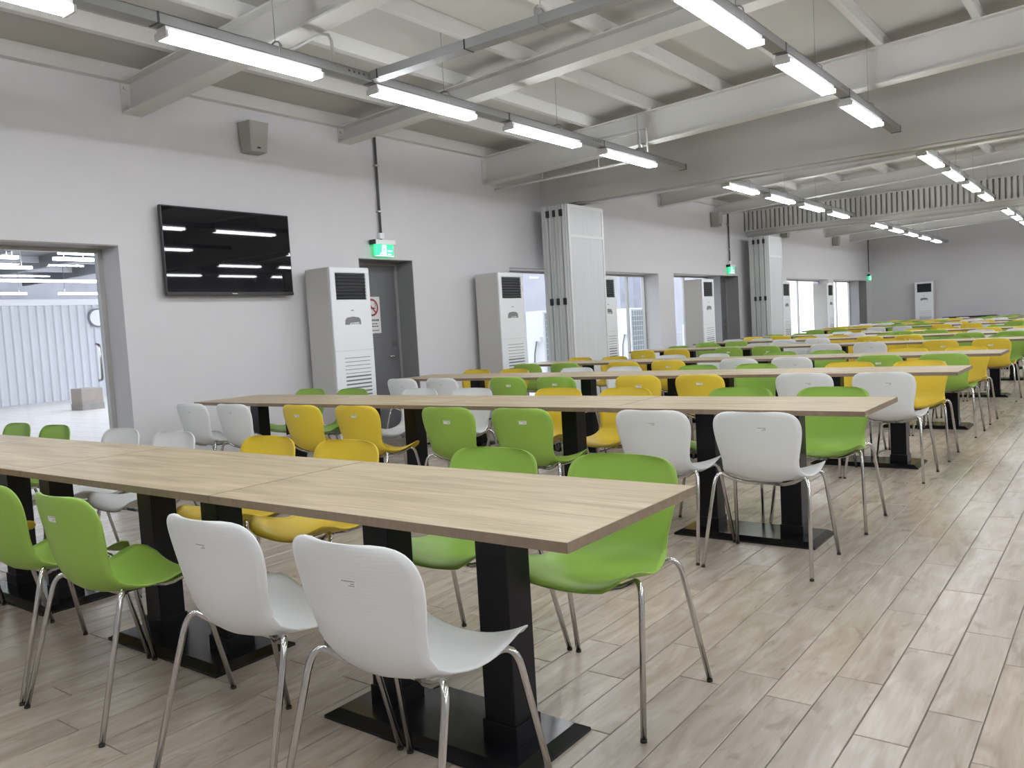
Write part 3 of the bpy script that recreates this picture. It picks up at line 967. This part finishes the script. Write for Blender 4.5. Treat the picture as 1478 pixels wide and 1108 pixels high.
ROWY = [0.0, 2.592, 5.05, 7.32, 10.45, 13.0, 15.4, 19.5, 22.0, 24.5, 27.0]
ROWX = [0.0, .011, .04, .06, .08, .05, .03, .05, .02, .04, .03]
RN = ['front', 'second', 'third', 'fourth', 'fifth', 'sixth', 'seventh', 'eighth', 'ninth', 'tenth', 'eleventh']
PAT_NEAR = ['WGYW', 'WGYW', 'WYGW', 'GWYG', 'YWGY', 'GYWG', 'YGWY', 'GYWG', 'WYGY', 'YWGW', 'WGYG']
PAT_FAR = ['GYWG', 'GYWG', 'YGWY', 'YGWY', 'GYWG', 'WGYW', 'GYWG', 'YWGY', 'GWYW', 'WGYG', 'YGWY']
CN = {'W': 'white', 'G': 'green', 'Y': 'yellow'}
TPOS = ['aisle-end table of the %s row', 'second table from the aisle in the %s row', 'second table from the wall in the %s row', 'wall-end table of the %s row']
def cpos(k):
    if k < 4: return ('nearest the aisle', 'second from the aisle', 'third from the aisle', 'fourth from the aisle')[k]
    return ('nearest the wall', 'second from the wall', 'third from the wall', 'fourth from the wall')[7 - k]
for r in range(11):
    for k in range(4):
        xc = ROWX[r] - TL * (k + .5)
        jx = random.uniform(-.004, .004) if r else 0
        table(xc, ROWY[r] + TD / 2 + (random.uniform(-.006, .006) if r or k > 1 else 0), 'wood-topped ' + TPOS[k] % RN[r] if k in (0, 3) else 'wood-topped table, ' + TPOS[k].replace(' table', '') % RN[r])
        for j in range(2):
            idx = 2 * k + j
            cx = ROWX[r] - TL * k - (.435 if j == 0 else 1.005)
            fx = .035 if r == 0 else .012
            full = r < 5
            for side, pat in (('near', PAT_NEAR), ('far', PAT_FAR)):
                c = CN[pat[r][k]]
                jit = random.uniform(-.008, .008) if r else 0.0
                jy = random.uniform(0, .03) if r else 0.0
                rot = math.radians(random.uniform(-1.5, 1.5)) if r else 0.0
                if side == 'near':
                    y = ROWY[r] - .095 - jy; rz = rot
                else:
                    y = ROWY[r] + TD + .095 + jy; rz = math.pi + rot
                chair(c, cx + jit + (fx if side == 'far' else 0), y, rz, '%s plastic chair, %s side of the %s table row, %s' % (c, side, RN[r], cpos(idx)), full, sticker=(side == 'near' and r < 6) or (side == 'far' and r < 2))

# dark low counter against the end wall
dk = thing('dark_counter', 'long dark low counter standing before the far end wall', 'counter', (-3.15, 28.85, 0))
MB().box((-.75, -.28, .76), (.75, .28, .79)).build('countertop', M['dark'], dk)
MB().box((-.73, -.26, 0), (-.69, .26, .76)).build('side_panel', M['dark'], dk)
MB().box((.69, -.26, 0), (.73, .26, .76)).build('side_panel', M['dark'], dk)
MB().box((-.69, .22, .1), (.69, .26, .76)).build('back_panel', M['dark'], dk)

# ------------------------------------------------------------------ the yard outside the glazing
boxm((-40, -25, -.12), (WX - WT, 45, -.012)).build('yard_ground', M['tiles'], kind='structure')
fz = 2.62
cf = thing('corrugated_fence', 'pale corrugated metal fence far outside the glass doors', 'fence', (-22, -6, 0))
sh = MB()
y = 0.0
vs = []
L = 24.0
prof = [(0, 0), (.09, 0), (.115, .05), (.185, .05), (.21, 0)]
pts = []
while y < L:
    for (a, d) in prof[:-1]: pts.append((d, y + a))
    y += .21
n = len(pts)
vs = [(d, yy, 0) for d, yy in pts] + [(d, yy, fz) for d, yy in pts]
sh.add(vs, [(i + 1, i, n + i, n + i + 1) for i in range(n - 1)])
sh.build('corrugated_sheet', M['sheet'], cf)
boxm((-.04, 0, fz - .06), (.09, L, fz + .10)).build('top_rail', M['yardwhite'], cf)
bx = thing('concrete_block', 'pale brown block standing on the yard floor outside the glass doors', 'block', (-17.6, 7.4, -.012))
MB().bevbox((-.25, -.24, 0), (.25, .24, .48), .02).build('block_body', M['concrete'], bx)
boxm((-.255, -.245, 0), (.255, .245, .14)).build('block_base', M['lintel'], bx)
ck = thing('wall_clock', 'round white clock hanging on the corrugated fence', 'clock', (-21.93, 9.95, 2.2))
MB().tube([(0, 0, 0), (.04, 0, 0)], .26, 24).build('clock_rim', M['midgrey'], ck)
MB().tube([(.04, 0, 0), (.045, 0, 0)], .22, 24).build('clock_face', M['yardwhite'], ck)
# near yard roof with lamps, outline cut back to brighten the outdoor units
yr = MB().box((-34, -18, 4.3), (WX - WT - .02, 7.6, 4.4)).box((-34, 7.6, 4.3), (-17.5, 13.5, 4.4)).build('yard_roof', M['yardroof'], kind='structure')
for yy in np.arange(-16, 13, 2.4):
    boxm((-33, yy - .08, 3.95), (WX - WT - .1 if yy < 7.4 else -17.6, yy + .08, 4.3)).build('yard_beam', M['yardroof'], yr)
for xx in np.arange(-32, -8, 3.0):
    boxm((xx - .05, -18, 4.12), (xx + .05, 13.5 if xx < -17.6 else 7.6, 4.3)).build('yard_purlin', M['sheet'], yr)
yl = 0
for xx, segs in ((-10.5, ((1.0, 2.2), (4.0, 5.2))), (-13.0, ((1.0, 2.2), (3.5, 4.7), (6, 7.2))), (-15.7, ((6.2, 7.4), (2.5, 4.0))), (-16.8, ((5.6, 5.9), (6.6, 7.4))), (-18.8, ((3.0, 7.0),)), (-22.2, ((5.0, 12.0),)), (-27.0, ((6.5, 10.3), (11.3, 13.3)))):
    for (a, b) in segs:
        yl += 1
        yo = thing('yard_lamp', 'white strip lamp under the yard roof, %s counted outward from the glass doors' % (ORD + ('thirteenth', 'fourteenth'))[yl - 1], 'lamp', (xx, a, 3.2), 0, 'yard strip lamps')
        boxm((-.06, 0, 0), (.06, b - a, .06)).build('tube', M['yardtube'], yo)
        for yy in (.2, b - a - .2): MB().tube([(0, yy, .06), (0, yy, 1.1)], .01, 5).build('hanger_rod', M['midgrey'], yo)
boxm((-36, -18, 0), (-35.6, 45, 5)).build('yard_far_wall', M['yardroof'], kind='structure')
boxm((-13.0, 14.5, -.012), (-12.7, 31, 4.2)).build('yard_side_wall', M['yardlilac'], kind='structure')
boxm((-13.0, 31, -.012), (-12.7, 45, 4.2)).build('yard_white_backdrop', M['yardwhite'], kind='structure')  # white backdrop added to make the far windows look bright

def condenser(x, y, label, w=1.0, h=1.55):
    c = thing('outdoor_unit', label, 'outdoor unit', (x, y, -.012), 0, 'outdoor condenser units')
    MB().bevbox((-.2, -w / 2, .06), (.2, w / 2, h), .015).build('cabinet', M['yardwhite'], c)
    boxm((.2, -w / 2 + .06, .1), (.212, w / 2 - .03, h - .05)).build('coil_grille', M['grille'], c)
    g = MB()
    k = 0
    while .16 + k * .11 < h - .08:
        g.box((.212, -w / 2 + .06, .16 + k * .11), (.22, w / 2 - .03, .172 + k * .11)); k += 1
    k = 0
    while -w / 2 + .12 + k * .11 < w / 2 - .05:
        g.box((.212, -w / 2 + .12 + k * .11, .1), (.218, -w / 2 + .13 + k * .11, h - .05)); k += 1
    g.build('fan_guard', M['yardwhite'], c, kind='stuff')
    yb = -w / 2
    MB().box((-.02, yb - .06, .98), (.16, yb, 1.06)).build('service_box', M['yardwhite'], c)
    MB().tube([(.05, yb - .04, .98), (.0, yb - .05, .75), (.0, yb - .08, .4), (.10, yb - .12, .0)], .014, 6).build('cable', M['midgrey'], c)
    for s in (-1, 1): boxm((-.2, s * w * .35 - .04, 0), (.2, s * w * .35 + .04, .06)).build('foot', M['midgrey'], c)
condenser(-8.0, 11.75, 'white outdoor unit seen through the glass left of the first partition')
condenser(-8.0, 15.35, 'white outdoor unit seen through the glass right of the first partition', 1.4)
condenser(-8.0, 18.6, 'white outdoor unit seen through the glass before the middle exit door', 1.0, 1.1)
ps = thing('yard_post', 'blue-grey steel post outside the glass right of the first partition', 'post', (-9.6, 18.0, -.012))
boxm((-.2, -.2, 0), (.2, .2, 3.6)).build('post_shaft', M['brick'], ps)
boxm((-.28, -.28, 0), (.28, .28, .03)).build('foot_plate', M['midgrey'], ps)
ps = thing('yard_post', 'blue-grey steel post outside the far window', 'post', (-9.0, 33.2, -.012))
boxm((-.3, -.3, 0), (.3, .3, 3.6)).build('post_shaft', M['brick'], ps)
boxm((-.38, -.38, 0), (.38, .38, .03)).build('foot_plate', M['midgrey'], ps)
